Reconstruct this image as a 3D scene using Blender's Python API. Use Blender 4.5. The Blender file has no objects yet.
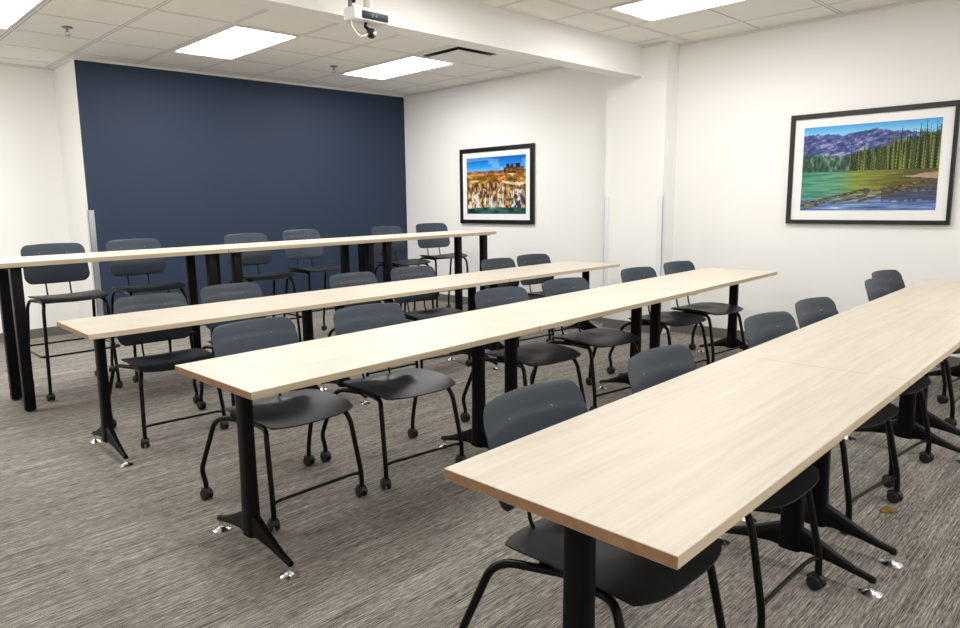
import bpy, bmesh, math, random
import numpy as np
from mathutils import Vector, Matrix
random.seed(3)
SC = bpy.context.scene
COL = SC.collection

# ------------------------------------------------------------------ room numbers (metres, camera stands over the origin)
XR, YN, XN, YW, ZC = 6.632, 7.709, 2.303, 8.436, 2.885     # right wall, navy wall, its left end, white back wall, ceiling
XL, YF = -1.6, -2.6                                        # left wall and front wall, behind the photographer
XP, YP0, YP1 = 6.397, 3.518, 4.19                          # pilaster
ZB, YB0 = 2.586, 3.785                                      # beam underside and front face

# ------------------------------------------------------------------ materials
def new_mat(name):
    m = bpy.data.materials.new(name); m.use_nodes = True
    nt = m.node_tree; b = nt.nodes['Principled BSDF']
    return m, nt, b
def N(nt, kind, **kw):
    n = nt.nodes.new(kind)
    for k, v in kw.items(): setattr(n, k, v)
    return n
def plain(name, col, rough=.5, metal=0., spec=.5, bump=0., bscale=300.):
    m, nt, b = new_mat(name)
    b.inputs['Base Color'].default_value = (*col, 1); b.inputs['Roughness'].default_value = rough
    b.inputs['Metallic'].default_value = metal; b.inputs['Specular IOR Level'].default_value = spec
    g = N(nt, 'ShaderNodeNewGeometry'); no = N(nt, 'ShaderNodeTexNoise')
    no.inputs['Scale'].default_value = bscale; no.inputs['Detail'].default_value = 3
    nt.links.new(g.outputs['Position'], no.inputs['Vector'])
    mr = N(nt, 'ShaderNodeMapRange'); mr.inputs['To Min'].default_value = max(0, rough-.04); mr.inputs['To Max'].default_value = min(1, rough+.04)
    nt.links.new(no.outputs['Fac'], mr.inputs['Value']); nt.links.new(mr.outputs['Result'], b.inputs['Roughness'])
    if bump:
        bp = N(nt, 'ShaderNodeBump'); bp.inputs['Strength'].default_value = bump; bp.inputs['Distance'].default_value = .002
        nt.links.new(no.outputs['Fac'], bp.inputs['Height']); nt.links.new(bp.outputs['Normal'], b.inputs['Normal'])
    return m
def ramp(nt, stops):
    r = N(nt, 'ShaderNodeValToRGB'); e = r.color_ramp.elements
    while len(e) < len(stops): e.new(.5)
    for el, (p, c) in zip(e, stops): el.position = p; el.color = (*c, 1)
    return r
def mapping(nt, scale, loc=(0, 0, 0)):
    g = N(nt, 'ShaderNodeNewGeometry'); mp = N(nt, 'ShaderNodeMapping')
    mp.inputs['Scale'].default_value = scale; mp.inputs['Location'].default_value = loc
    nt.links.new(g.outputs['Position'], mp.inputs['Vector'])
    return mp
def math_node(nt, op, a, b=None, c=None):
    n = N(nt, 'ShaderNodeMath', operation=op)
    for i, v in enumerate((a, b, c)):
        if v is None: continue
        if isinstance(v, (int, float)): n.inputs[i].default_value = v
        else: nt.links.new(v, n.inputs[i])
    return n.outputs[0]

def wood_mat(name, c0, c1, c2, rough):
    m, nt, b = new_mat(name)
    mp = mapping(nt, (1.1, 26, 26)); n1 = N(nt, 'ShaderNodeTexNoise'); n1.inputs['Scale'].default_value = 1.5
    n1.inputs['Detail'].default_value = 6; n1.inputs['Distortion'].default_value = .7
    nt.links.new(mp.outputs[0], n1.inputs['Vector'])
    mp2 = mapping(nt, (3.5, 150, 150)); n2 = N(nt, 'ShaderNodeTexNoise'); n2.inputs['Scale'].default_value = 1.2; n2.inputs['Detail'].default_value = 4
    nt.links.new(mp2.outputs[0], n2.inputs['Vector'])
    f = math_node(nt, 'ADD', math_node(nt, 'MULTIPLY', n1.outputs['Fac'], .7), math_node(nt, 'MULTIPLY', n2.outputs['Fac'], .3))
    r = ramp(nt, [(.32, c0), (.5, c1), (.66, c2)])
    nt.links.new(f, r.inputs['Fac']); nt.links.new(r.outputs['Color'], b.inputs['Base Color'])
    b.inputs['Roughness'].default_value = rough; b.inputs['Specular IOR Level'].default_value = .4
    return m
MAPLE = wood_mat('maple_laminate', (.555, .49, .40), (.61, .55, .463), (.645, .592, .515), .42)
MEDGE = wood_mat('maple_edge_band', (.50, .40, .27), (.59, .49, .35), (.65, .55, .41), .5)
MEND_SHADE = wood_mat('maple_end_shade', (.32, .175, .085), (.38, .215, .11), (.43, .255, .14), .5)  # edge band on the table ends, their warm shade put into the colour
BLACK = plain('black_powder_coat', (.0024, .0026, .0034), .4, spec=.16, bump=.05, bscale=900)
TUBE = plain('black_steel_tube', (.003, .0031, .0038), .3, spec=.2)
SEATM = plain('charcoal_seat_plastic', (.012, .0145, .018), .4, spec=.3, bump=.04, bscale=700)
BACKM = plain('slate_backrest_plastic', (.034, .048, .068), .42, spec=.4, bump=.04, bscale=700)
RUBBER = plain('black_rubber', (.007, .007, .008), .55)
CHROME = plain('chrome', (.68, .68, .69), .2, metal=1.)
STEEL = plain('brushed_steel', (.62, .63, .66), .3, metal=.85)
WHITEP = plain('white_plastic', (.78, .78, .77), .35)
GREYM = plain('grey_metal', (.3, .3, .31), .35, metal=.7)
DARKG = plain('dark_glass', (.015, .022, .03), .45, spec=.2)
LENS = plain('green_lens', (.05, .22, .18), .1)
WALLW = plain('white_wall_paint', (.87, .865, .85), .75, spec=.25, bump=.12, bscale=260)
NAVY = plain('navy_wall_paint', (.0205, .035, .069), .62, spec=.3, bump=.1, bscale=260)
GUARD = plain('white_vinyl_guard', (.78, .80, .84), .3)
TRIMW = plain('white_metal_trim', (.74, .73, .70), .5)
BASEB = plain('grey_vinyl_base', (.15, .145, .135), .5)
FRAMEB = plain('black_picture_frame', (.008, .008, .009), .35)
MATW = plain('white_mat_board', (.86, .86, .87), .8, spec=.2)
LEAF = plain('dry_brown_leaf', (.22, .11, .03), .8, bump=.5, bscale=120)
SLOT = plain('black_vent_slot', (.012, .012, .012), .7)

def carpet_mat():
    m, nt, b = new_mat('streaked_grey_carpet')
    def nz(scale, detail, loc=(0, 0, 0)):
        mp = mapping(nt, scale, loc); n = N(nt, 'ShaderNodeTexNoise'); n.inputs['Scale'].default_value = 1; n.inputs['Detail'].default_value = detail
        n.inputs['Roughness'].default_value = .6
        nt.links.new(mp.outputs[0], n.inputs['Vector']); return n.outputs['Fac']
    a = nz((2.8, 215, 1), 1); c = nz((20, 320, 1), 1, (3, 1, 0)); d = nz((1.1, 12, 1), 2, (7, 5, 0)); e = nz((260, 330, 1), 1)
    f = math_node(nt, 'ADD', math_node(nt, 'MULTIPLY', a, .32), math_node(nt, 'MULTIPLY', c, .36))
    f = math_node(nt, 'ADD', f, math_node(nt, 'MULTIPLY', d, .10)); f = math_node(nt, 'ADD', f, math_node(nt, 'MULTIPLY', e, .22))
    r = ramp(nt, [(.39, (.05, .044, .039)), (.46, (.155, .141, .126)), (.53, (.275, .254, .226)), (.61, (.50, .47, .42))])
    nt.links.new(f, r.inputs['Fac']); nt.links.new(r.outputs['Color'], b.inputs['Base Color'])
    b.inputs['Roughness'].default_value = .95; b.inputs['Specular IOR Level'].default_value = .1
    bp = N(nt, 'ShaderNodeBump'); bp.inputs['Strength'].default_value = .3; bp.inputs['Distance'].default_value = .002
    nt.links.new(f, bp.inputs['Height']); nt.links.new(bp.outputs['Normal'], b.inputs['Normal'])
    return m
CARPET = carpet_mat()

def tile_mat(name, x0, y0):
    m, nt, b = new_mat(name)
    g = N(nt, 'ShaderNodeNewGeometry'); s = N(nt, 'ShaderNodeSeparateXYZ'); nt.links.new(g.outputs['Position'], s.inputs[0])
    def line(axis, o, step, half):     # 1 on a grid line
        u = math_node(nt, 'DIVIDE', math_node(nt, 'SUBTRACT', axis, o), step)
        fr = math_node(nt, 'ABSOLUTE', math_node(nt, 'SUBTRACT', math_node(nt, 'FRACT', math_node(nt, 'ADD', u, 100.5)), .5))
        return math_node(nt, 'LESS_THAN', math_node(nt, 'MULTIPLY', fr, step), half)
    bar = math_node(nt, 'MAXIMUM', line(s.outputs[0], x0, .66, .012), line(s.outputs[1], y0, 1.32, .012))
    edge = math_node(nt, 'MAXIMUM', line(s.outputs[0], x0, .66, .018), line(s.outputs[1], y0, 1.32, .018))
    score = line(s.outputs[1], y0+.66, 1.32, .006)
    groove = math_node(nt, 'MAXIMUM', math_node(nt, 'SUBTRACT', edge, bar), score)
    no = N(nt, 'ShaderNodeTexNoise'); no.inputs['Scale'].default_value = 140; no.inputs['Detail'].default_value = 4
    nt.links.new(g.outputs['Position'], no.inputs['Vector'])
    sp = ramp(nt, [(.36, (.72, .70, .65)), (.5, (.86, .84, .79)), (.62, (.90, .88, .83))]); nt.links.new(no.outputs['Fac'], sp.inputs['Fac'])
    mx = N(nt, 'ShaderNodeMix', data_type='RGBA'); nt.links.new(groove, mx.inputs['Factor']); nt.links.new(sp.outputs['Color'], mx.inputs['A']); mx.inputs['B'].default_value = (.36, .34, .31, 1)
    mx2 = N(nt, 'ShaderNodeMix', data_type='RGBA'); nt.links.new(bar, mx2.inputs['Factor']); nt.links.new(mx.outputs['Result'], mx2.inputs['A']); mx2.inputs['B'].default_value = (.78, .765, .74, 1)
    nt.links.new(mx2.outputs['Result'], b.inputs['Base Color']); b.inputs['Roughness'].default_value = .9; b.inputs['Specular IOR Level'].default_value = .15
    h = math_node(nt, 'ADD', math_node(nt, 'MULTIPLY', no.outputs['Fac'], .25), math_node(nt, 'SUBTRACT', math_node(nt, 'MULTIPLY', bar, .6), math_node(nt, 'MULTIPLY', groove, .6)))
    bp = N(nt, 'ShaderNodeBump'); bp.inputs['Strength'].default_value = .5; bp.inputs['Distance'].default_value = .006
    nt.links.new(h, bp.inputs['Height']); nt.links.new(bp.outputs['Normal'], b.inputs['Normal'])
    return m
TILE_B = tile_mat('ceiling_tile_rear', 2.24, 5.50)
TILE_F = tile_mat('ceiling_tile_front', 2.27, 3.39)

def glow_mat(name, col, strength):
    m, nt, b = new_mat(name)
    b.inputs['Base Color'].default_value = (.8, .8, .8, 1); b.inputs['Emission Color'].default_value = (*col, 1); b.inputs['Emission Strength'].default_value = strength
    return m
GLOW = glow_mat('lit_diffuser', (1, .988, .962), 7.6)
GLOW_REAR = glow_mat('lit_diffuser_rear', (1, .988, .962), 11.2)

# ------------------------------------------------------------------ mesh helpers
def finish(name, bm, mats, parent=None, smooth=False, loc=(0, 0, 0), rz=0.):
    bmesh.ops.recalc_face_normals(bm, faces=bm.faces)
    me = bpy.data.meshes.new(name); bm.to_mesh(me); bm.free()
    for m in (mats if isinstance(mats, (list, tuple)) else [mats]): me.materials.append(m)
    if smooth: me.shade_smooth()
    o = bpy.data.objects.new(name, me); COL.objects.link(o)
    o.location = loc; o.rotation_euler = (0, 0, rz)
    if parent: o.parent = parent
    return o
def sharp(o, ang=35):
    me = o.data; me.shade_smooth()
    bm = bmesh.new(); bm.from_mesh(me)
    for e in bm.edges:
        if len(e.link_faces) == 2 and e.calc_face_angle(0) > math.radians(ang): e.smooth = False
    bm.to_mesh(me); bm.free(); return o
def box(bm, x0, x1, y0, y1, z0, z1, bev=0., seg=2, mi=0):
    mt = Matrix.Translation(((x0+x1)/2, (y0+y1)/2, (z0+z1)/2)) @ Matrix.Diagonal((x1-x0, y1-y0, z1-z0, 1))
    vs = bmesh.ops.create_cube(bm, size=1, matrix=mt)['verts']
    fs = set(f for v in vs for f in v.link_faces)
    for f in fs: f.material_index = mi
    if bev:
        es = set(e for v in vs for e in v.link_edges)
        bmesh.ops.bevel(bm, geom=list(es), offset=bev, segments=seg, affect='EDGES', profile=.5)
def smooth_path(pts, n=6):
    P = [Vector(p) for p in pts]; out = []
    for i in range(len(P)-1):
        p0 = P[i-1] if i else P[0]*2-P[1]; p1, p2 = P[i], P[i+1]; p3 = P[i+2] if i+2 < len(P) else P[-1]*2-P[-2]
        for k in range(n):
            t = k/n
            out.append(.5*((2*p1)+(p2-p0)*t+(2*p0-5*p1+4*p2-p3)*t*t+(3*p1-p0-3*p2+p3)*t**3))
    out.append(P[-1]); return out
def round_path(pts, r, n=5):
    P = [Vector(p) for p in pts]; out = [P[0]]
    for i in range(1, len(P)-1):
        a, b, c = P[i-1], P[i], P[i+1]
        d = min(r, (a-b).length*.49, (c-b).length*.49); s = b+(a-b).normalized()*d; e = b+(c-b).normalized()*d
        for k in range(n+1):
            t = k/n; out.append((1-t)**2*s+2*t*(1-t)*b+t*t*e)
    out.append(P[-1]); return out
def tube(bm, pts, r, seg=10, ry=None, cap=True):
    P = [Vector(p) for p in pts]; rings = []; up = None
    for i, p in enumerate(P):
        t = (P[min(i+1, len(P)-1)]-P[max(i-1, 0)]).normalized()
        if up is None:
            up = Vector((1, 0, 0)) if abs(t.x) < .9 else Vector((0, 1, 0))
        up = (up-t*up.dot(t)).normalized(); sd = t.cross(up)
        rr = r[i] if isinstance(r, (list, tuple)) else r
        rings.append([bm.verts.new(p+up*math.cos(2*math.pi*k/seg)*rr+sd*math.sin(2*math.pi*k/seg)*(ry or rr)) for k in range(seg)])
    for a, b in zip(rings, rings[1:]):
        for k in range(seg): bm.faces.new((a[k], a[(k+1) % seg], b[(k+1) % seg], b[k]))
    if cap: bm.faces.new(rings[0]); bm.faces.new(rings[-1][::-1])
def lathe(bm, prof, c=(0, 0, 0), seg=20, axis='Z'):
    rings = []
    for r, h in prof:
        ring = []
        for k in range(seg):
            a = 2*math.pi*k/seg; v = (r*math.cos(a), r*math.sin(a), h)
            if axis == 'X': v = (h, r*math.cos(a), r*math.sin(a))
            if axis == 'Y': v = (r*math.cos(a), h, r*math.sin(a))
            ring.append(bm.verts.new((v[0]+c[0], v[1]+c[1], v[2]+c[2])))
        rings.append(ring)
    for a, b in zip(rings, rings[1:]):
        for k in range(seg): bm.faces.new((a[k], a[(k+1) % seg], b[(k+1) % seg], b[k]))
    bm.faces.new(rings[0]); bm.faces.new(rings[-1][::-1])
def tag(o, label, cat, group=None):
    o['label'] = label; o['category'] = cat
    if group: o['group'] = group
    return o
def thing(name, label, cat, loc=(0, 0, 0), rz=0., group=None):
    o = bpy.data.objects.new(name, None); COL.objects.link(o); o.empty_display_size = .1
    o.location = loc; o.rotation_euler = (0, 0, rz)
    return tag(o, label, cat, group)
def struct(name, bm, mats):
    o = finish(name, bm, mats); o['kind'] = 'structure'; return o
def dup(o, parent=None):
    c = o.copy(); COL.objects.link(c)
    if parent: c.parent = parent
    for ch in list(o.children): dup(ch, c)
    return c

# ------------------------------------------------------------------ the setting
def sbox(name, m, *a, bev=0.):
    bm = bmesh.new(); box(bm, *a, bev=bev); return struct(name, bm, m)
sbox('floor', CARPET, XL-.1, XR+.1, YF-.1, YW+.1, -.1, 0)
bm = bmesh.new()
box(bm, XL-.1, XR+.1, YF-.1, 3.88, ZC, ZC+.1, mi=1); box(bm, XL-.1, XR+.1, 3.88, YW+.1, ZC, ZC+.1, mi=0)
struct('ceiling', bm, [TILE_B, TILE_F])
sbox('wall_right', WALLW, XR, XR+.1, YF, YW, 0, ZC)
sbox('wall_back', WALLW, XL, XN, YW, YW+.1, 0, ZC)
bm = bmesh.new(); box(bm, XN, XR, YN, YW+.1, 0, ZC)
bm.faces.ensure_lookup_table()
for f in bm.faces:
    c = f.calc_center_median(); f.material_index = 1 if abs(c.y-YN) < 1e-4 else 0
struct('wall_accent', bm, [WALLW, NAVY])
sbox('wall_left', WALLW, XL-.1, XL, YF, YW, 0, ZC)
sbox('wall_front', WALLW, XL, XR, YF-.1, YF, 0, ZC)
sbox('trim_pilaster', WALLW, XP, XR, YP0, YP1, 0, ZC)
sbox('trim_beam', WALLW, XL, XP+.05, YB0, 3.95, ZB, ZC)
# vinyl base
BH, BT = .1, .012
sbox('baseboard_right', BASEB, XR-BT, XR, YF, YP0, 0, BH)
sbox('baseboard_far', BASEB, XR-BT, XR, YP1, YN, 0, BH)
sbox('baseboard_back', BASEB, XL, XN, YW-BT, YW, 0, BH)
sbox('baseboard_accent', BASEB, XN, XR, YN-BT, YN, 0, BH)
sbox('baseboard_return', BASEB, XN-BT, XN, YN-BT, YW, 0, BH)
sbox('baseboard_pilaster', BASEB, XP-BT, XP, YP0-BT, YP1, 0, BH)
sbox('baseboard_left', BASEB, XL, XL+BT, YF, YW, 0, BH)
# wall angle round the ceiling
def angle(name, x0, x1, y0, y1): return sbox(name, TRIMW, x0, x1, y0, y1, ZC-.022, ZC)
angle('trim_1', XN-.02, XR, YN-.02, YN); angle('trim_2', XR-.02, XR, YP1, YN); angle('trim_3', XR-.02, XR, YF, YP0)
angle('trim_4', XL, XN, YW-.02, YW); angle('trim_5', XN-.02, XN, YN, YW); angle('trim_6', XP-.02, XP, YP0, YB0)
# corner guards
def guard(name, m, cx, cy, dx, dy, h):
    bm = bmesh.new(); t = .004; w = .055
    box(bm, min(cx-dx*t, cx+dx*w), max(cx-dx*t, cx+dx*w), min(cy, cy-dy*t), max(cy, cy-dy*t), BH, h)
    box(bm, min(cx, cx-dx*t), max(cx, cx-dx*t), min(cy-dy*t, cy+dy*w), max(cy-dy*t, cy+dy*w), BH, h)
    return struct(name, bm, m)
guard('trim_7', STEEL, XN, YN, 1, 1, 1.373)
guard('trim_8', GUARD, XP, YP0, 1, 1, 1.41)
guard('trim_9', GUARD, XP, YP1, 1, -1, 1.41)

# ------------------------------------------------------------------ lay-in lights
def troffer(x, y, label):
    t = thing('ceiling_light', label, 'ceiling light', (x, y, ZC), 0, 'recessed fluorescent ceiling lights')
    W, L = .305, .63
    bm = bmesh.new(); d = .014
    for a in ((-W, W, -L, -L+.014), (-W, W, L-.014, L), (-W, -W+.014, -L+.014, L-.014), (W-.014, W, -L+.014, L-.014)):
        box(bm, a[0], a[1], a[2], a[3], -d, 0)
    finish('light_frame', bm, TRIMW, t)
    bm = bmesh.new(); n = 16; Wd = W-.015; Ld = L-.015          # two bowed acrylic panels either side of a centre crease
    rows = []
    for i in range(n+1):
        u = -1+2*i/n; z = -.002-.012*abs(math.sin(math.pi*u))
        rows.append([bm.verts.new((u*Wd, s*Ld, z)) for s in (-1, 1)])
    for a, b in zip(rows, rows[1:]): bm.faces.new((a[0], a[1], b[1], b[0]))
    finish('diffuser', bm, GLOW_REAR if y > YB0 else GLOW, t, smooth=True)
    return t
troffer(1.235, 6.16, 'bright ceiling light panel at the far left above the white back wall')
troffer(-.745, 6.16, 'added unseen ceiling light panel above the white back wall, nearest the left wall')  # extra panel out of view, added to brighten the rear left
troffer(3.23, 6.16, 'bright ceiling light panel above the navy wall, behind the hanging camera')
troffer(5.20, 6.16, 'bright ceiling light panel beside the square air vent')
troffer(5.23, 2.58, 'bright ceiling light panel in front of the beam, above the lake picture')
troffer(3.25, 2.58, 'ceiling light panel in front of the beam above the middle of the rows')
troffer(1.27, 2.58, 'ceiling light panel in front of the beam above the left ends of the rows')
troffer(5.23, -.9, 'ceiling light panel over the front of the room by the right wall')
troffer(3.25, -.9, 'ceiling light panel over the front of the room, in the middle')
troffer(.60, -.9, 'ceiling light panel over the front of the room, on the left')

t = thing('air_vent', 'square white ceiling air vent with a dark slot round its plate', 'air vent', (5.23, 5.20, ZC))
bm = bmesh.new(); box(bm, -.29, .29, -.29, .29, -.004, 0); finish('vent_slot', bm, SLOT, t)
bm = bmesh.new(); box(bm, -.225, .225, -.225, .225, -.030, -.020, bev=.003); box(bm, -.05, .05, -.05, .05, -.020, -.004); finish('vent_plate', bm, TRIMW, t)
bm = bmesh.new()
for a in ((-.305, .305, -.305, -.285), (-.305, .305, .285, .305), (-.305, -.285, -.285, .285), (.285, .305, -.285, .285)): box(bm, *a, -.012, 0)
finish('vent_frame', bm, TRIMW, t)

def sprinkler(x, y, label):
    t = thing('fire_sprinkler', label, 'sprinkler', (x, y, ZC), 0, 'fire sprinkler heads')
    bm = bmesh.new(); lathe(bm, [(.001, 0), (.045, 0), (.045, -.004), (.03, -.012), (.001, -.012)]); finish('escutcheon', bm, GREYM, t, smooth=False)
    bm = bmesh.new(); tube(bm, [(0, 0, -.01), (0, 0, -.04)], .009)
    for s in (-1, 1): tube(bm, smooth_path([(s*.006, 0, -.03), (s*.018, 0, -.045), (s*.004, 0, -.066)]), .003, 6)
    lathe(bm, [(.001, -.066), (.022, -.066), (.022, -.069), (.001, -.069)]); finish('sprinkler_head', bm, GREYM, t)
sprinkler(1.903, 6.469, 'small fire sprinkler in the ceiling above the left end of the navy wall')
sprinkler(4.594, 6.499, 'small fire sprinkler in the ceiling beside the light near the vent')

# ------------------------------------------------------------------ hanging camera unit
t = thing('conference_camera', 'white ceiling-hung camera unit with dark front strip in front of the beam', 'camera', (2.675, 3.45, 2.50)); t.scale = (.8, .8, .8)
bm = bmesh.new(); box(bm, -.14, .19, -.055, .075, -.04, .055, bev=.014, seg=3); sharp(finish('housing', bm, WHITEP, t))
bm = bmesh.new(); box(bm, -.065, .18, -.062, -.05, -.026, .03, bev=.005); sharp(finish('front_strip', bm, DARKG, t))
for i, dx in enumerate((.025, .06)):
    bm = bmesh.new(); lathe(bm, [(.001, -.068), (.012, -.068), (.014, -.061), (.001, -.061)], c=(dx, 0, 0), axis='Y', seg=14); finish('lens', bm, LENS, t, smooth=False)
bm = bmesh.new(); bmesh.ops.create_uvsphere(bm, u_segments=18, v_segments=12, radius=.038, matrix=Matrix.Translation((.045, -.02, -.115)))
b = finish('ball_camera', bm, RUBBER, t, smooth=True)
bm = bmesh.new(); lathe(bm, [(.001, -.062), (.016, -.062), (.018, -.05), (.001, -.05)], c=(.05, 0, -.12), axis='Y', seg=14); finish('lens', bm, CHROME, b)
bm = bmesh.new(); tube(bm, [(.01, .0, -.035), (.0, -.005, -.07), (.03, -.01, -.09)], .013, 8); finish('swivel_arm', bm, BLACK, t)
bm = bmesh.new(); tube(bm, smooth_path([(-.125, 0, -.03), (-.12, -.01, -.09), (-.075, -.02, -.145), (-.02, -.02, -.14), (.02, -.02, -.115)], 8), .006, 8); finish('cable', bm, WHITEP, t, smooth=True)
bm = bmesh.new(); tube(bm, [(-.115, .02, .05), (-.115, .02, (ZC-2.50)/.8)], .016, 12); finish('pole', bm, GREYM, t, smooth=True)
bm = bmesh.new(); box(bm, -.10, -.075, 0, .03, .09, .17, bev=.006); finish('bracket', bm, BLACK, t)
bm = bmesh.new(); tube(bm, [(.05, .02, .05), (.05, .02, (ZC-2.50)/.8)], .035, 14); finish('cable_cover', bm, WHITEP, t, smooth=True)

# ------------------------------------------------------------------ framed photographs
def vnoise(x, y, seed=0):
    xi = np.floor(x).astype(int); yi = np.floor(y).astype(int); xf = x-xi; yf = y-yi
    def h(a, b):
        v = np.sin(a*127.1+b*311.7+seed*74.7)*43758.5453; return v-np.floor(v)
    u = xf*xf*(3-2*xf); w = yf*yf*(3-2*yf)
    return (h(xi, yi)*(1-u)+h(xi+1, yi)*u)*(1-w)+(h(xi, yi+1)*(1-u)+h(xi+1, yi+1)*u)*w
def fbm(x, y, o=4, seed=0):
    s = 0; a = .5
    for i in range(o): s = s+a*vnoise(x*2**i, y*2**i, seed+i*3); a *= .5
    return s/(1-.5**o)
def mixc(img, mask, col):
    m = np.clip(mask, 0, 1)[..., None]; return img*(1-m)+np.array(col)*m if not isinstance(col, np.ndarray) else img*(1-m)+col*m
def ramp_np(t, stops):
    xs = [s[0] for s in stops]; return np.stack([np.interp(t, xs, [s[1][k] for s in stops]) for k in range(3)], -1)
def lake(U, V):
    img = ramp_np(V, [(.8, (172, 216, 242)), (.92, (120, 192, 236)), (1, (70, 155, 222))])
    n = fbm(U*9, V*9, 4, 1)
    ridge = .905+.025*np.exp(-((U-.53)/.13)**2)+.015*np.exp(-((U-.06)/.06)**2)-.02*np.exp(-((U-.33)/.1)**2)+.05*(fbm(U*34, U*0, 3, 5)-.5)-.16*np.clip(U-.60, 0, 1)
    mcol = ramp_np(fbm(U*34+V*16, V*40-U*14, 5, 9), [(.2, (38, 48, 100)), (.5, (72, 84, 140)), (.66, (98, 108, 165)), (.85, (150, 158, 195))])
    img = mixc(img, (V < ridge)*1., mcol)
    snow = (fbm(U*14-V*16, V*18, 4, 31) > .64) & (V < .84) & (V > .6) & (V < ridge) & (U > .12) & (U < .5); img = mixc(img, snow*.6, (190, 192, 212))
    far = .64+.05*np.clip(.25-U, 0, 1)*4+.03*fbm(U*70, U*0, 2, 3)-.02
    fcol = ramp_np(fbm(U*60, V*18, 3, 4), [(.3, (32, 62, 58)), (.6, (70, 105, 80)), (.8, (125, 145, 110))])
    img = mixc(img, (V < far)*1., fcol)
    meadow = (V < .50) & (U > .37); img = mixc(img, meadow*1., (150, 175, 70))
    rnd = random.Random(7); dark = [(18, 34, 20), (34, 50, 24), (60, 76, 30), (104, 112, 48)]
    back = (V < .64+.20*np.clip((U-.4)/.6, 0, 1)+.05*fbm(U*60, U*0, 2, 55)) & (U > .38) & (V > .47); img = mixc(img, back*1., ramp_np(fbm(U*70, V*26, 3, 44), [(.3, (22, 38, 24)), (.55, (58, 74, 32)), (.75, (112, 120, 54))]))
    for k in range(170):
        u0 = .36+.66*(rnd.random()**.9); top = .72+.26*np.clip((u0-.36)/.6, 0, 1)**.8+rnd.uniform(-.17, .03); w = rnd.uniform(.007, .014)
        hh = np.clip((top-V)/.42, 0, 1); wid = w*hh*(1+.35*np.sin(V*170+k))
        m = (abs(U-u0) < wid) & (V > .455) & (V < top); c = dark[rnd.randrange(4)]
        img = mixc(img, m*1., ramp_np((U-u0)/(w+1e-6), [(-1, [v*1.35+14 for v in c]), (1, [v*.6 for v in c])]))
    w = V < .462
    rip = fbm(U*7, V*70, 4, 12)
    wc = ramp_np(U, [(0, (66, 134, 112)), (.28, (92, 150, 122)), (.42, (124, 142, 62)), (.62, (116, 118, 50)), (.8, (84, 84, 42)), (1, (92, 78, 48))])*(.6+.75*rip[..., None])
    low = np.clip((.24-V+.16*(U-.4))/.16, 0, 1); wc = mixc(wc, low*.85, ramp_np(rip, [(.2, (58, 72, 140)), (.6, (100, 135, 205)), (.85, (190, 208, 235))]))
    img = mixc(img, w*1., wc)
    refl = w & (U > .45) & (V < .18+.10*fbm(U*60, U*0, 2, 8)) & (V > .07+.07*fbm(U*80, U*0, 2, 14)) & (U > .62); img = mixc(img, refl*.55, (52, 46, 50))
    beach = (abs(V-.385+.05*(fbm(U*12, V*10, 3, 41)-.5)) < .03*np.clip((U-.76)*6, 0, 1)) & (U > .76); img = mixc(img, beach*.8, (190, 165, 150))
    for (u0, v0, u1, v1, th) in ((.0, .06, .5, .24, .022), (.24, .08, .52, .18, .02), (.45, .10, .85, .28, .016), (.02, .02, .2, .10, .014), (.55, .22, .95, .33, .012)):
        tt = np.clip((U-u0)/(u1-u0), 0, 1); d = abs(V-(v0+(v1-v0)*tt)); m = (d < th*(.6+.7*n)) & (U > u0) & (U < u1)
        img = mixc(img, m*.9, ramp_np(fbm(U*40, V*90, 3, 20), [(.2, (42, 34, 26)), (.6, (104, 86, 60)), (.85, (165, 145, 110))]))
    bird = ((U-.51)/.03)**2+((V-.225)/.03)**2 < 1; img = mixc(img, bird*.8, (60, 58, 60))
    return img
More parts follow.
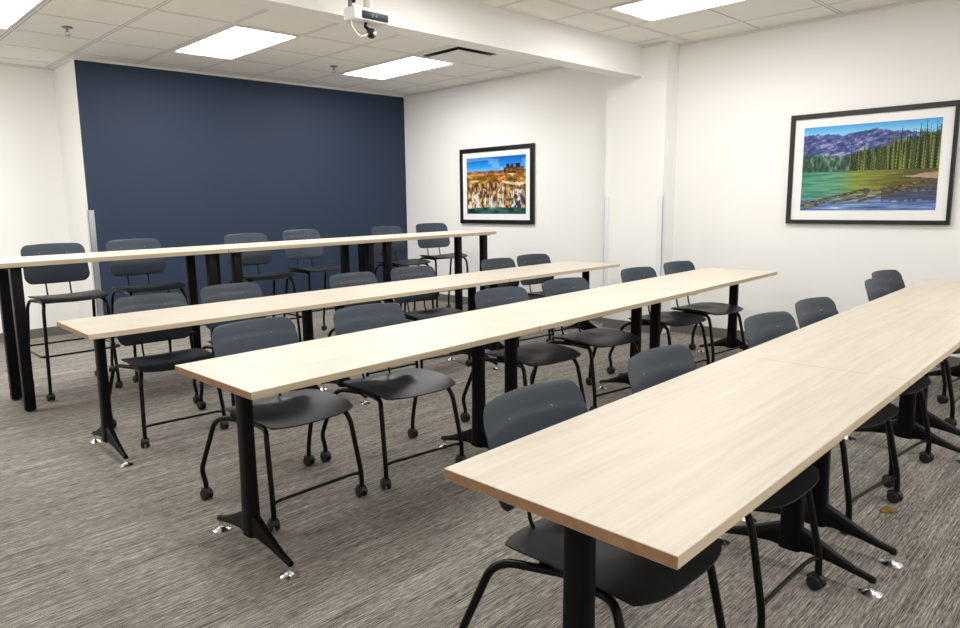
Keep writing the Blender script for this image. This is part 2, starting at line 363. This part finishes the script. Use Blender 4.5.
def falls(U, V):
    img = ramp_np(V, [(.74, (120, 190, 235)), (.85, (40, 140, 225)), (1, (12, 92, 185))])
    cl = (fbm(U*4, V*9, 4, 2) > .58); img = mixc(img, cl*.35, (190, 220, 240))
    rim = .755+.012*fbm(U*20, U*0, 3, 1)
    rock = ramp_np(fbm(U*12, V*24, 5, 6), [(.25, (60, 34, 16)), (.42, (132, 82, 34)), (.55, (190, 130, 58)), (.68, (222, 180, 108)), (.82, (240, 222, 180))])
    img = mixc(img, (V < rim)*1., rock)
    plateau = (V < rim) & (V > .70); img = mixc(img, plateau*.7, ramp_np(fbm(U*30, V*40, 3, 3), [(.3, (90, 50, 52)), (.7, (170, 120, 100))]))
    grass = (V < .68) & (V > .56) & (fbm(U*14, V*20, 3, 15) > .48); img = mixc(img, grass*.75, (120, 92, 22))
    butte = (V > .70) & (V < .80+.02*fbm(U*40, U*0, 2, 9)) & (U > .64+.1*(.80-V)) & (U < .97); img = mixc(img, butte*1., ramp_np(fbm(U*30, V*40, 3, 17), [(.3, (52, 34, 22)), (.7, (150, 100, 52))]))
    cap = (V > .79) & (V < .87) & (U > .69) & (U < .91) & (fbm(U*36, V*20, 3, 19) < .66); img = mixc(img, cap*1., (30, 24, 26))
    st = fbm(U*40, V*16, 5, 22)
    fallm = (V < .50+.08*fbm(U*8, U*0, 2, 4)) & (V > .10)
    cliff = ramp_np(st, [(.25, (24, 20, 26)), (.45, (120, 88, 52)), (.6, (200, 160, 100)), (.78, (240, 225, 195))]); img = mixc(img, fallm*.85, cliff)
    for (a, b, hi) in ((.03, .22, .36), (.40, .46, .3), (.30, .34, .42), (.56, .64, .44), (.74, .97, .40)):
        m = (U > a) & (U < b) & (V < hi+.04*fbm(U*30, U*0, 2, 5)) & (V > .06) & (fbm(U*60, V*16, 4, 61) > .47); img = mixc(img, m*.85, (222, 226, 232))
    shade = (U > .74) & (V < .36) & (st < .5); img = mixc(img, shade*.85, (36, 38, 58))
    pool = V < .10+.04*fbm(U*9, V*5, 3, 8)-.06*abs(U-.45); img = mixc(img, pool*1., ramp_np(fbm(U*12, V*30, 3, 26), [(.3, (12, 42, 40)), (.7, (52, 108, 96))]))
    mist = np.exp(-((U-.46)/.09)**2-((V-.15)/.07)**2); img = mixc(img, mist*.8, (215, 225, 222))
    led = (abs(V-.545+.03*np.sin(U*9)) < .022) & (U > .62); img = mixc(img, led*.7, (245, 235, 210))
    return img
def print_mat(name):
    m, nt, b = new_mat(name); a = N(nt, 'ShaderNodeVertexColor', layer_name='Col'); nt.links.new(a.outputs['Color'], b.inputs['Base Color'])
    b.inputs['Roughness'].default_value = .35; b.inputs['Specular IOR Level'].default_value = .3
    return m
def picture(name, label, X, outer, mat, prt, fn, nu, nv):
    # each of outer / mat / prt: (y of the left side, y of the right side, bottom, top) on the wall x = X, left being larger y
    cy = (outer[0]+outer[1])/2; cz = (outer[2]+outer[3])/2
    t = thing(name, label, 'picture', (X, cy, cz), 0)
    y1, y0, z0, z1 = outer[0]-cy, outer[1]-cy, outer[2]-cz, outer[3]-cz; my1, my0, mz0, mz1 = mat[0]-cy, mat[1]-cy, mat[2]-cz, mat[3]-cz
    bm = bmesh.new()
    for a in ((y0, y1, mz1, z1), (y0, y1, z0, mz0), (y0, my0, mz0, mz1), (my1, y1, mz0, mz1)): box(bm, -.034, -.001, a[0], a[1], a[2], a[3], bev=.003)
    finish('frame', bm, FRAMEB, t)
    bm = bmesh.new(); box(bm, -.020, -.004, my0-.004, my1+.004, mz0-.004, mz1+.004); finish('mat_board', bm, MATW, t)
    py1, py0, pz0, pz1 = prt[0]-cy, prt[1]-cy, prt[2]-cz, prt[3]-cz
    U, V = np.meshgrid((np.arange(nu)+.5)/nu, (np.arange(nv)+.5)/nv)
    img = np.clip(fn(U, V), 0, 255)/255.; img = np.where(img <= .04045, img/12.92, ((img+.055)/1.055)**2.4)
    us = np.linspace(py1, py0, nu+1); vs = np.linspace(pz0, pz1, nv+1)
    vv = [(-.0225, float(a), float(b)) for b in vs for a in us]
    ff = [(j*(nu+1)+i, j*(nu+1)+i+1, (j+1)*(nu+1)+i+1, (j+1)*(nu+1)+i) for j in range(nv) for i in range(nu)]
    k = len(vv); vv += [(-.0200, float(a), float(b)) for a, b in ((py1, pz0), (py0, pz0), (py0, pz1), (py1, pz1))]
    c0, c1, c2, c3 = 0, nu, (nv+1)*(nu+1)-1, nv*(nu+1)
    ff += [(k, k+3, k+2, k+1)]
    me = bpy.data.meshes.new('photo_print'); me.from_pydata(vv, [], ff); me.update(); me.materials.append(print_mat(name+'_print'))
    ca = me.color_attributes.new('Col', 'FLOAT_COLOR', 'CORNER'); arr = np.ones((len(me.loops), 4), np.float32)
    arr[:nu*nv*4, :3] = np.repeat(img.reshape(-1, 3), 4, axis=0); ca.data.foreach_set('color', arr.ravel())
    o = bpy.data.objects.new('photo_print', me); COL.objects.link(o); o.parent = t
    return t
picture('framed_picture', 'large black-framed photo of a mountain lake with pines on the right wall', XR, (2.415, 1.194, 1.139, 2.087), (2.376, 1.222, 1.174, 2.045), (2.300, 1.297, 1.256, 1.970), lake, 230, 150)
picture('framed_picture', 'smaller black-framed photo of waterfalls and orange rock near the navy wall', XR, (6.574, 5.328, 1.096, 2.06), (6.525, 5.382, 1.146, 2.006), (6.453, 5.452, 1.222, 1.937), falls, 170, 120)

# ------------------------------------------------------------------ tables
def tabletop(L, D, z, th, parent, name='tabletop'):
    bm = bmesh.new(); box(bm, .0012, L-.0012, 0, D, z-th, z, bev=.0015, seg=1)
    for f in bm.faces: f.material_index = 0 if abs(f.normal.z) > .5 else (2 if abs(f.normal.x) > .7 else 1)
    return finish(name, bm, [MAPLE, MEDGE, MEND_SHADE], parent)
def t_leg(x, D, z, th, parent):
    cy = D/2; F = .271
    bm = bmesh.new(); n = 22; prev = None; rings = []
    for h, s in ((.075, 1.16), (.12, 1.13), (.3, 1.03), (.5, 1.), (z-th-.012, 1.)):
        ring = []
        for k in range(n):
            a = 2*math.pi*k/n; ca, sa = math.cos(a), math.sin(a)
            q = lambda v: math.copysign(abs(v)**.6, v)
            ring.append(bm.verts.new((x+.026*s*q(ca), cy+.036*s*q(sa), h)))
        rings.append(ring)
    for a, b in zip(rings, rings[1:]):
        for k in range(n): bm.faces.new((a[k], a[(k+1) % n], b[(k+1) % n], b[k]))
    bm.faces.new(rings[0][::-1]); bm.faces.new(rings[-1])
    leg = sharp(finish('leg', bm, BLACK, parent), 50)
    bm = bmesh.new(); box(bm, x-.05, x+.05, cy-.22, cy+.22, z-th-.012, z-th, bev=.003, seg=1); finish('mounting_plate', bm, BLACK, leg)
    for s in (-1, 1):
        bm = bmesh.new()                                   # tapering foot, deep at the column and slim at the tip
        secs = [(.020, .022, .075, .175), (.07, .021, .080, .152), (.15, .017, .068, .112), (.225, .0145, .052, .078), (F+.014, .013, .040, .062)]
        rr = []
        for d, w, z0, z1 in secs:
            c = .006
            rr.append([bm.verts.new((x+px, cy+s*d, pz)) for px, pz in ((-w, z0+c), (-w+c, z0), (w-c, z0), (w, z0+c), (w*.8, z1-c), (w*.8-c, z1), (-w*.8+c, z1), (-w*.8, z1-c))])
        for a, b in zip(rr, rr[1:]):
            for k in range(8): bm.faces.new((a[k], a[(k+1) % 8], b[(k+1) % 8], b[k]))
        bm.faces.new(rr[0]); bm.faces.new(rr[-1][::-1])
        sharp(finish('foot', bm, BLACK, leg), 50)
        bm = bmesh.new(); lathe(bm, [(.001, .041), (.009, .041), (.009, .020), (.013, .013), (.030, .0065), (.038, .003), (.038, 0), (.001, 0)], c=(x, cy+s*F, 0), seg=18)
        sharp(finish('glide', bm, CHROME, leg), 40)
    return leg
def post_leg(x, y, z, th, parent):
    bm = bmesh.new(); box(bm, x-.034, x+.034, y-.034, y+.034, 0.012, z-th-.01, bev=.006, seg=2); leg = sharp(finish('leg', bm, BLACK, parent))
    bm = bmesh.new(); lathe(bm, [(.001, 0), (.022, 0), (.022, .014), (.001, .014)], c=(x, y, 0), seg=14); finish('glide', bm, RUBBER, leg)
    bm = bmesh.new(); box(bm, x-.06, x+.06, y-.05, y+.05, z-th-.011, z-th, bev=.002, seg=1); finish('mounting_plate', bm, BLACK, leg)

TH, DEP, INS = .028, .611, .137
ROWS = {1: ('nearest', 1.111, .561, .564, 1.670, .755), 2: ('second', 1.113, 2.153, 1.28, 1.655, .755), 3: ('third', 1.074, 3.789, -1.033, 1.62, .753)}
WHERE = ('left end', 'middle', 'right end')
def frame_pt(r, a, b):
    _, x, y, t, s, z = ROWS[r]; t = math.radians(t)
    return x+a*math.cos(t)-b*math.sin(t), y+a*math.sin(t)+b*math.cos(t)
for r in ROWS:
    nm, x, y, t, s, z = ROWS[r]; proto = None
    for k in range(3):
        px, py = frame_pt(r, k*s, 0)
        lab = f'pale maple T-leg table, {WHERE[k]} of the {nm} row from the camera'
        if proto is None:
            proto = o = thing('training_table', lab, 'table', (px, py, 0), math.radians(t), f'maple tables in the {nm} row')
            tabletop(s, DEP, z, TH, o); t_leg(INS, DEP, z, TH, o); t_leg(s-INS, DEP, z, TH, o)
        else:
            o = dup(proto); o.location = (px, py, 0); o['label'] = lab
            if r == 1: o.scale.x = 1.012; o.location.x += .020*(k-1)
X4, Y4, S4, Z4 = .995, 5.27, 1.609, 1.048
proto = None
for k in range(3):
    lab = f'tall counter-height maple table on square black posts, {WHERE[k]} of the back row'
    rz = math.radians(-.5); px, py = X4+k*S4*math.cos(rz), Y4+k*S4*math.sin(rz)
    if proto is None:
        proto = o = thing('counter_table', lab, 'table', (px, py, 0), rz, 'tall maple tables in the back row')
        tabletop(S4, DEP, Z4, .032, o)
        for xx in (.11, S4-.11):
            for yy in (.10, .51): post_leg(xx, yy, Z4, .032, o)
    else:
        o = dup(proto); o.location = (px, py, 0); o['label'] = lab

# ------------------------------------------------------------------ chairs
def seat_mesh(zs, parent):
    nu, nv = 22, 22; bm = bmesh.new(); th = .014
    def pt(i, j, under):
        u = -1+2*i/nu; v = -1+2*j/nv                       # square grid squeezed to a rounded outline
        k = .33; U = u*math.sqrt(1-k*v*v*abs(v)**1.5*.9*.5); Vv = v*math.sqrt(1-k*u*u*abs(u)**1.5*.9)
        wf = .243+.004*Vv
        x = U*wf; y = -.046+Vv*.240
        z = zs-.015*(1-u*u)*(1-v*v*.5)+.004*abs(u)**3*(1-max(0, -v)) - .014*max(0, v)**2
        z -= .016*max(0, -v-.35)**2/.42                    # soft front lip
        z -= .012*max(0, 1-((u)/.4)**2)*max(0, 1-((v-.25)/.5)**2)
        if under:
            e = max(abs(u), abs(v)); z -= .034-.024*e**3 if e < .999 else .005
        return x, y, z
    top = [[bm.verts.new(pt(i, j, 0)) for i in range(nu+1)] for j in range(nv+1)]
    bot = [[bm.verts.new(pt(i, j, 1)) for i in range(nu+1)] for j in range(nv+1)]
    for j in range(nv):
        for i in range(nu):
            bm.faces.new((top[j][i], top[j][i+1], top[j+1][i+1], top[j+1][i])); bm.faces.new((bot[j][i], bot[j+1][i], bot[j+1][i+1], bot[j][i+1]))
    rim = [(0, i) for i in range(nu)]+[(j, nu) for j in range(nv)]+[(nv, nu-i) for i in range(nu)]+[(nv-j, 0) for j in range(nv)]
    for a, b in zip(rim, rim[1:]+rim[:1]): bm.faces.new((top[a[0]][a[1]], bot[a[0]][a[1]], bot[b[0]][b[1]], top[b[0]][b[1]]))
    return sharp(finish('seat', bm, SEATM, parent), 60)
def back_mesh(zs, parent, tall):
    nu, nv = 28, 34; bm = bmesh.new(); H = .292; W = .234; th = .016; RT = .052; RB = .060; z0 = zs+(.076 if tall else .065)
    def ydish(u, v): return .200+.062*v+.018*v*v-.046*u*u
    def vrow(j): return .5-.5*math.cos(math.pi*j/nv)
    def pt(i, j, rear):
        u = -1+2*i/nu; v = vrow(j); h = v*H; w = W-.008*v
        if h > H-RT: w -= RT-math.sqrt(max(0, RT*RT-(h-H+RT)**2))
        elif h < RB: w -= RB-math.sqrt(max(0, RB*RB-(RB-h)**2))
        x = u*w; uu = x/W; y = ydish(uu, v); z = h+.008*(1-uu*uu)*(2*v-1)
        if not rear:
            gv = v+.02*uu*uu                                # pad below a curved groove, upper band set a little back
            y += .004/(1+math.exp(-(gv-.79)*120))+.006*math.exp(-((gv-.79)/.012)**2)
        e = max(abs(u)**6, abs(2*v-1)**14)
        y += (th-.006*e) if rear else .005*e
        return x, y, z0+z
    fr = [[bm.verts.new(pt(i, j, 0)) for i in range(nu+1)] for j in range(nv+1)]
    bk = [[bm.verts.new(pt(i, j, 1)) for i in range(nu+1)] for j in range(nv+1)]
    for j in range(nv):
        for i in range(nu):
            bm.faces.new((fr[j][i], fr[j][i+1], fr[j+1][i+1], fr[j+1][i])); bm.faces.new((bk[j][i], bk[j+1][i], bk[j+1][i+1], bk[j][i+1]))
    rim = [(0, i) for i in range(nu)]+[(j, nu) for j in range(nv)]+[(nv, nu-i) for i in range(nu)]+[(nv-j, 0) for j in range(nv)]
    for a, b in zip(rim, rim[1:]+rim[:1]): bm.faces.new((fr[a[0]][a[1]], bk[a[0]][a[1]], bk[b[0]][b[1]], fr[b[0]][b[1]]))
    o = sharp(finish('backrest', bm, BACKM, parent), 50)
    for s in (-1, 1):
        bm = bmesh.new(); u = s*.42; v = .77
        lathe(bm, [(.001, -.0012), (.004, -.001), (.005, .004), (.001, .004)], c=(u*W, ydish(u, v), z0+v*H+.004), axis='Y', seg=10); finish('screw_cap', bm, GREYM, o)
    return o
def caster(x, y, rz, leg):
    bm = bmesh.new(); R = .0272
    for s in (-1, 1): lathe(bm, [(.004, s*.006), (R-.004, s*.006), (R, s*.010), (R, s*.018), (R-.005, s*.023), (.004, s*.023)], seg=18, axis='X')
    lathe(bm, [(.001, -.007), (.010, -.007), (.010, .007), (.001, .007)], seg=10, axis='X')
    for k in range(7):                                     # hood over the wheels
        a0 = math.radians(20+k*20); a1 = math.radians(40+k*20)
        q = [(math.cos(a)*r, math.sin(a)*r) for a, r in ((a0, R+.002), (a1, R+.002), (a1, R+.006), (a0, R+.006))]
        v = [[bm.verts.new((sx, p[0], p[1])) for p in q] for sx in (-.013, .013)]
        for i in range(4): bm.faces.new((v[0][i], v[0][(i+1) % 4], v[1][(i+1) % 4], v[1][i]))
        bm.faces.new(v[0][::-1]); bm.faces.new(v[1])
    tube(bm, [(0, .0, R), (0, 0, .058)], .008, 10)
    bmesh.ops.rotate(bm, cent=(0, 0, 0), matrix=Matrix.Rotation(rz, 3, 'Z'), verts=bm.verts)
    bmesh.ops.translate(bm, vec=(x, y, R+.0005), verts=bm.verts)
    return sharp(finish('caster', bm, RUBBER, leg), 40)
def make_chair(label, group, tall):
    dz = .280 if tall else 0.; zs = .470+dz; r = .0122
    t = thing('bar_stool' if tall else 'office_chair', label, 'stool' if tall else 'chair', group=group)
    seat_mesh(zs, t); back_mesh(zs, t, tall)
    zu = zs-.040
    for s in (-1, 1):
        bm = bmesh.new()
        if tall: path = [(s*.195, -.02, zu), (s*.206, -.195, zu), (s*.220, -.225, zu-.05), (s*.238, -.262, .13), (s*.24, -.264, .056)]
        else: path = [(s*.195, -.02, zu), (s*.208, -.185, zu), (s*.224, -.215, zu-.05), (s*.240, -.264, .13), (s*.24, -.266, .056)]
        tube(bm, round_path(path, .035), r, 10); lg = sharp(finish('leg', bm, TUBE, t), 60); caster(s*.24, -.26, random.uniform(-.6, .6), lg)
        bm = bmesh.new()
        if tall: path = [(s*.195, -.02, zu), (s*.225, .12, zu), (s*.236, .160, zu-.05), (s*.252, .258, .13), (s*.255, .262, .056)]
        else: path = [(s*.195, -.02, zu), (s*.258, .120, zu), (s*.276, .165, zu-.03), (s*.305, .270, .15), (s*.292, .262, .085), (s*.292, .262, .056)]
        tube(bm, round_path(path, .035), r, 10); lg = sharp(finish('leg', bm, TUBE, t), 60); caster(s*(.255 if tall else .292), .262, random.uniform(-.8, .8), lg)
    bm = bmesh.new()
    for yy in (-.12, .03): tube(bm, [(-.2, yy, zu), (.2, yy, zu)], .010, 8)
    for s in (-1, 1): box(bm, s*.19-.02, s*.19+.02, -.14, .05, zu, zs-.022, bev=.003, seg=1)
    finish('seat_frame', bm, TUBE, t)
    for s in (-1, 1):
        bm = bmesh.new(); tube(bm, smooth_path([(s*.085, .00, zu), (s*.085, .13, zu-.004), (s*.085, .178, zu+.03), (s*.085, .196, zs+.06), (s*.085, .2205, zs+.12), (s*.085, .236, zs+.20)], 5), .0062, 8)
        sharp(finish('back_rod', bm, TUBE, t), 60)
    bm = bmesh.new()
    if tall:
        z = .335; a = .274; f = -.285; q = .283
        tube(bm, round_path([(0, f, z), (a, f, z), (a, q, z), (-a, q, z), (-a, f, z), (-.0001, f, z)], .04), .0075, 8, cap=False)
        for s in (-1, 1): tube(bm, [(s*.225, -.25, z), (s*a, -.255, z)], .007, 8); tube(bm, [(s*.243, .235, z), (s*a, .235, z)], .007, 8)
        sharp(finish('foot_ring', bm, TUBE, t), 60)
    else:
        tube(bm, smooth_path([(-.240, -.266, .118), (-.205, -.252, .122), (-.12, -.245, .120), (.12, -.245, .120), (.205, -.252, .122), (.240, -.266, .118)], 5), .0075, 8)
        sharp(finish('foot_bar', bm, TUBE, t), 60)
    return t
ORD = ('first', 'second', 'third', 'fourth', 'fifth', 'sixth')
SPOTS = {1: [(1.575, 1.03, -1), (2.305, 1.02, -1), (3.335, 1.04, -7), (3.985, 1.05, -6), (5.18, 1.06, 0), (5.76, 1.16, -9)],
         2: [(1.628, 2.82, 1), (2.275, 2.78, -6), (3.285, 2.70, -7), (3.97, 2.70, -8), (4.955, 2.70, -6), (5.625, 2.70, -6)],
         3: [(1.655, 4.275, -4), (2.28, 4.40, -4), (3.30, 4.30, -2), (3.92, 4.31, -10), (4.985, 4.24, -4), (5.555, 4.28, -9)]}
proto = None
for r in (1, 2, 3):
    for k, (x, y, a) in enumerate(SPOTS[r]):
        lab = f'charcoal plastic caster chair, {ORD[k]} from the left at the {ROWS[r][0]} table row'; g = f'charcoal chairs at the {ROWS[r][0]} table row'
        if proto is None: proto = o = make_chair(lab, g, False)
        else: o = dup(proto); o['label'] = lab; o['group'] = g
        o.location = (x, y, 0); o.rotation_euler = (0, 0, math.radians(a))
proto = None
for k, (x, y, a) in enumerate(((1.52, 5.80, 0), (2.165, 5.88, 0), (3.21, 5.87, 0), (3.97, 6.10, 0), (4.95, 5.87, 0), (5.84, 6.15, -12))):
    lab = f'tall charcoal stool with foot ring, {ORD[k]} from the left at the tall back row'; g = 'tall charcoal stools at the back row'
    if proto is None: proto = o = make_chair(lab, g, True)
    else: o = dup(proto); o['label'] = lab
    o.location = (x, y, 0); o.rotation_euler = (0, 0, math.radians(a))

# ------------------------------------------------------------------ crumpled leaf on the carpet
bm = bmesh.new(); rnd = random.Random(4); rings = []
for i in range(5):
    ring = []
    for k in range(9):
        a = 2*math.pi*k/9; rad = .026*i/4*(1+.45*math.sin(3*a)+.2*rnd.random()); ring.append((rad*math.cos(a)*1.3, rad*math.sin(a), .002+.010*rnd.random()*(i > 0)))
    rings.append(ring)
up = [[bm.verts.new(p) for p in ring] for ring in rings[1:]]; c = bm.verts.new((0, 0, .012))
for k in range(9): bm.faces.new((c, up[0][k], up[0][(k+1) % 9]))
for a, b in zip(up, up[1:]):
    for k in range(9): bm.faces.new((a[k], b[k], b[(k+1) % 9], a[(k+1) % 9]))
low = [bm.verts.new((v.co.x, v.co.y, 0)) for v in up[-1]]
for k in range(9): bm.faces.new((up[-1][k], low[k], low[(k+1) % 9], up[-1][(k+1) % 9]))
bm.faces.new(low[::-1])
tag(finish('dry_leaf', bm, LEAF, None, loc=(3.42, .747, 0)), 'small crumpled brown leaf on the carpet right of the nearest tables', 'leaf')

# ------------------------------------------------------------------ world, camera, view
w = bpy.data.worlds.new('room_world'); SC.world = w; w.use_nodes = True
w.node_tree.nodes['Background'].inputs['Color'].default_value = (.8, .85, .9, 1); w.node_tree.nodes['Background'].inputs['Strength'].default_value = .05
cd = bpy.data.cameras.new('camera'); cam = bpy.data.objects.new('camera', cd); COL.objects.link(cam); SC.camera = cam
CF, CX, CY, YAW, PIT, ROL, CH = 689.307, 440.398, 304.773, 46.665, 8.606, -1.084, 1.404
ya, pi_, ro = map(math.radians, (YAW, PIT, ROL))
fw = Vector((math.cos(ya)*math.cos(pi_), math.sin(ya)*math.cos(pi_), -math.sin(pi_))); rt = Vector((math.sin(ya), -math.cos(ya), 0)); up = rt.cross(fw)
r2 = rt*math.cos(ro)+up*math.sin(ro); u2 = -rt*math.sin(ro)+up*math.cos(ro)
M = Matrix((r2, u2, -fw)).transposed().to_4x4(); M.translation = (0, 0, CH); cam.matrix_world = M
cd.sensor_fit = 'HORIZONTAL'; cd.sensor_width = 36; cd.lens = 36*CF/960; cd.shift_x = (480-CX)/960; cd.shift_y = -(314-CY)/960; cd.clip_start = .05
vs = SC.view_settings; vs.view_transform = 'Standard'; vs.look = 'None'; vs.gamma = 1; vs.use_curve_mapping = False; vs.exposure = 1.04
SC.cycles.max_bounces = 10; SC.cycles.diffuse_bounces = 10
